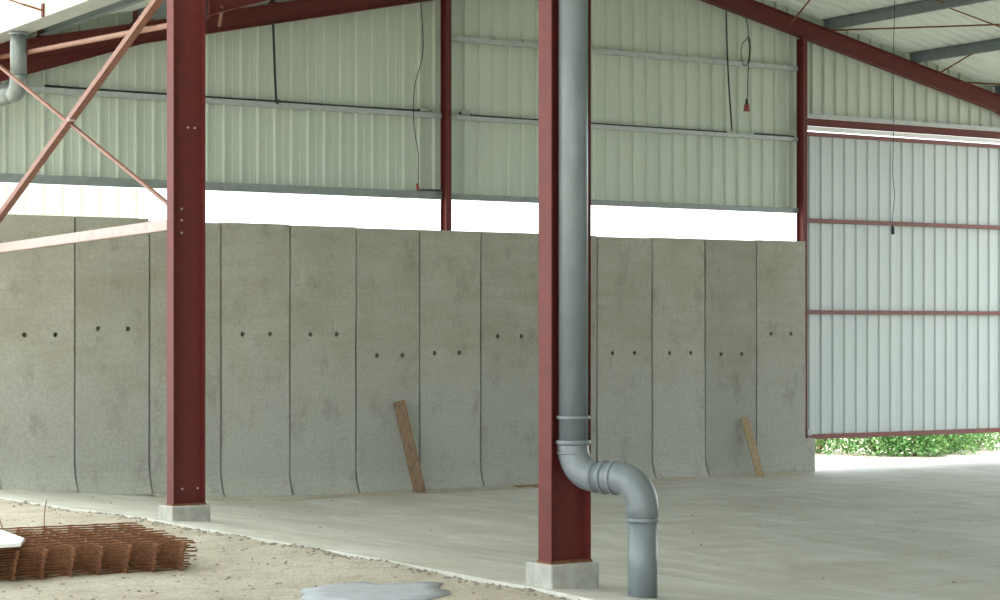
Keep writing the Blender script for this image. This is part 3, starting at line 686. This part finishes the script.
# pale blue sheet on the sand
pts = []
for a in range(36):
    t = a / 36 * 2 * math.pi; rr = 1 + 0.35 * noise.noise(Vector((math.cos(t) * 1.6, math.sin(t) * 1.6, 2.0))) + 0.16 * noise.noise(Vector((math.cos(t) * 6, math.sin(t) * 6, 5.0)))
    pts.append((6.82 + 0.52 * rr * math.cos(t), 12.38 + 0.50 * rr * math.sin(t)))
mb = MB(); mb.v = [Vector((6.82, 12.38, ground_z(6.82, 12.38) + 0.012))]
for rI in (0.35, 0.7, 1.0):
    for (px_, py_) in pts:
        x, y = lerp(6.82, px_, rI), lerp(12.38, py_, rI); mb.v.append(Vector((x, y, ground_z(x, y) + (0.012 if rI < 0.9 else 0.007))))
for a in range(36):
    b_ = (a + 1) % 36; mb.f.append([0, 1 + a, 1 + b_])
    for q in (0, 1): mb.f.append([1 + q * 36 + a, 1 + (q + 1) * 36 + a, 1 + (q + 1) * 36 + b_, 1 + q * 36 + b_])
o = single('plastic_sheet', mb, 'sheet_blue', (6.82, 12.38, 0), 'pale blue-grey sheet lying flat on the sand before the slab edge', 'sheet', smooth=True)
sm = o.modifiers.new('thick', 'SOLIDIFY'); sm.thickness = 0.006; sm.offset = -1

# ------------------------------------------------------------------ loose stuff
def pebbles(name, n, place, size, mat, label, flat=0.6, long=1.0):
    mb = MB()
    for _ in range(n):
        x, y, z = place(); r = rnd.uniform(*size); vs = []
        for (a, b, c_) in ((1, 0, 0), (-1, 0, 0), (0, 1, 0), (0, -1, 0), (0, 0, 1), (0, 0, -1)):
            q = rnd.uniform(0.6, 1.2) * r; vs.append((x + a * q * long, y + b * q, z + c_ * q * flat + r * flat * 0.25))
        mb.add(vs, [(0, 2, 4), (2, 1, 4), (1, 3, 4), (3, 0, 4), (2, 0, 5), (1, 2, 5), (3, 1, 5), (0, 3, 5)])
    return single(name, mb, mat, (0, 0, 0), label, kind='stuff')
def near_sand():
    while True:
        s = rnd.uniform(4.6, 7.6); y = rnd.uniform(11.4, 22)
        if not (s < 6.6 and 14.3 < y < 16.5): return s, y, ground_z(s, y)
pebbles('gravel', 420, near_sand, (0.006, 0.022), 'stone', 'small loose stones on the sand')
def edge_line():
    y = rnd.uniform(11.0, 22); s = slab_edge(y) - abs(rnd.gauss(0, 0.10)); return s, y, ground_z(s, y)
pebbles('rubble', 380, edge_line, (0.006, 0.026), 'stone', 'crumbs of rubble along the slab edge')
def on_slab():
    s = rnd.uniform(8.6, 22); y = rnd.uniform(12, 24); return s, y, floor_z(s, y)
pebbles('debris', 90, on_slab, (0.006, 0.020), 'stone', 'scattered crumbs on the slab')
SP = [(18.0, 19.9), (18.2, 19.7), (17.6, 20.1), (16.4, 19.1), (16.6, 16.7), (17.5, 17.2), (15.2, 18.3)]
def scuffs():
    a, b = rnd.choice(SP); s = a + rnd.gauss(0, 0.28); y = b + rnd.gauss(0, 0.10); return s, y, floor_z(s, y) - 0.004
pebbles('dirt', 130, scuffs, (0.015, 0.050), 'dirt', 'thin crumbs of dirt trodden on the slab', 0.10, 2.2)
# ridge of sand swept against the foot of the panels
mb = MB(); n_ = 140
for i in range(n_ + 1):
    s = 10.2 + i * (21.2 - 10.2) / n_
    a = 0.5 + 0.5 * noise.noise(Vector((s * 0.8, 0, 7))); wv = (0.10 + 0.28 * a) * (1.25 if s < 16 else 0.7); h = 0.015 + 0.04 * a
    f = lambda y: floor_z(s, y)
    mb.v += [Vector((s, 24.56, f(24.6) + h)), Vector((s, 24.52, f(24.5) + h)), Vector((s, 24.52 - wv * 0.5, f(24.4) + h * 0.6)), Vector((s, 24.52 - wv, f(24.2) - 0.004))]
for i in range(n_):
    for q in range(3): mb.f.append([i * 4 + q, i * 4 + q + 1, i * 4 + q + 5, i * 4 + q + 4])
single('sand', mb, 'ground', (10, 24.5, -0.44), 'sand swept along the foot of the panels', kind='stuff', smooth=True)

# ------------------------------------------------------------------ shrubs outside, seen under the door
def shrub(x, y, R, H, lab, seed):
    rr = random.Random(seed); z0 = ground_z(x, y)
    o = root('shrub', (x, y, z0), lab, 'shrub', 'green shrubs outside the door'); st_ = MB(); lf = MB()
    for _ in range(9):
        a = rr.uniform(0, 6.28); t = Vector((x + R * 0.6 * math.cos(a), y + R * 0.6 * math.sin(a), z0 + H * rr.uniform(0.5, 0.9)))
        st_.tube([(x, y, z0 - 0.03), Vector((x, y, z0)).lerp(t, 0.5) + Vector((0, 0, 0.08)), t], [0.014, 0.010, 0.005], 5)
    for _ in range(2200):
        a = rr.uniform(0, 6.28); u = rr.random() ** 0.5; hz = rr.random()
        p = Vector((x + R * u * math.cos(a) * (1.05 - 0.5 * hz * hz), y + R * u * math.sin(a) * (1.05 - 0.5 * hz * hz), z0 + 0.03 + H * hz))
        d = Vector((rr.gauss(0, 1), rr.gauss(0, 1), rr.gauss(0.3, 0.7))).normalized(); e = d.orthogonal().normalized(); e.rotate(Matrix.Rotation(rr.uniform(0, 6.28), 3, d)); L = rr.uniform(0.04, 0.085); W = L * 0.36
        lf.add([p, p + d * L * 0.5 + e * W, p + d * L, p + d * L * 0.5 - e * W], [(0, 1, 2, 3)])
    part('stems', st_, 'stem', o); part('leaves', lf, 'leaf', o, fix=False)['kind'] = 'stuff'
for k_, (x, y, R, H, lab) in enumerate(((25.2, 28.9, 0.75, 0.8, 'green shrub outside, first under the door from the post'), (25.75, 27.9, 0.60, 0.7, 'green shrub outside, second under the door from the post'),
        (26.15, 27.35, 0.55, 0.65, 'low green shrub outside under the middle of the door'), (27.05, 27.6, 0.65, 0.75, 'green shrub outside past the middle of the door'),
        (28.0, 28.2, 0.75, 0.85, 'green shrub outside, second from the picture edge'), (29.1, 28.7, 0.8, 0.9, 'green shrub outside at the picture edge'),
        (27.0, 31.0, 1.1, 1.2, 'taller green shrub behind the first shrubs outside the door'), (28.6, 30.3, 1.1, 1.2, 'taller green shrub behind the middle shrubs outside the door'), (30.6, 30.6, 1.2, 1.3, 'taller green shrub behind the last shrubs outside the door'))):
    shrub(x, y, R, H, lab, 100 + k_)
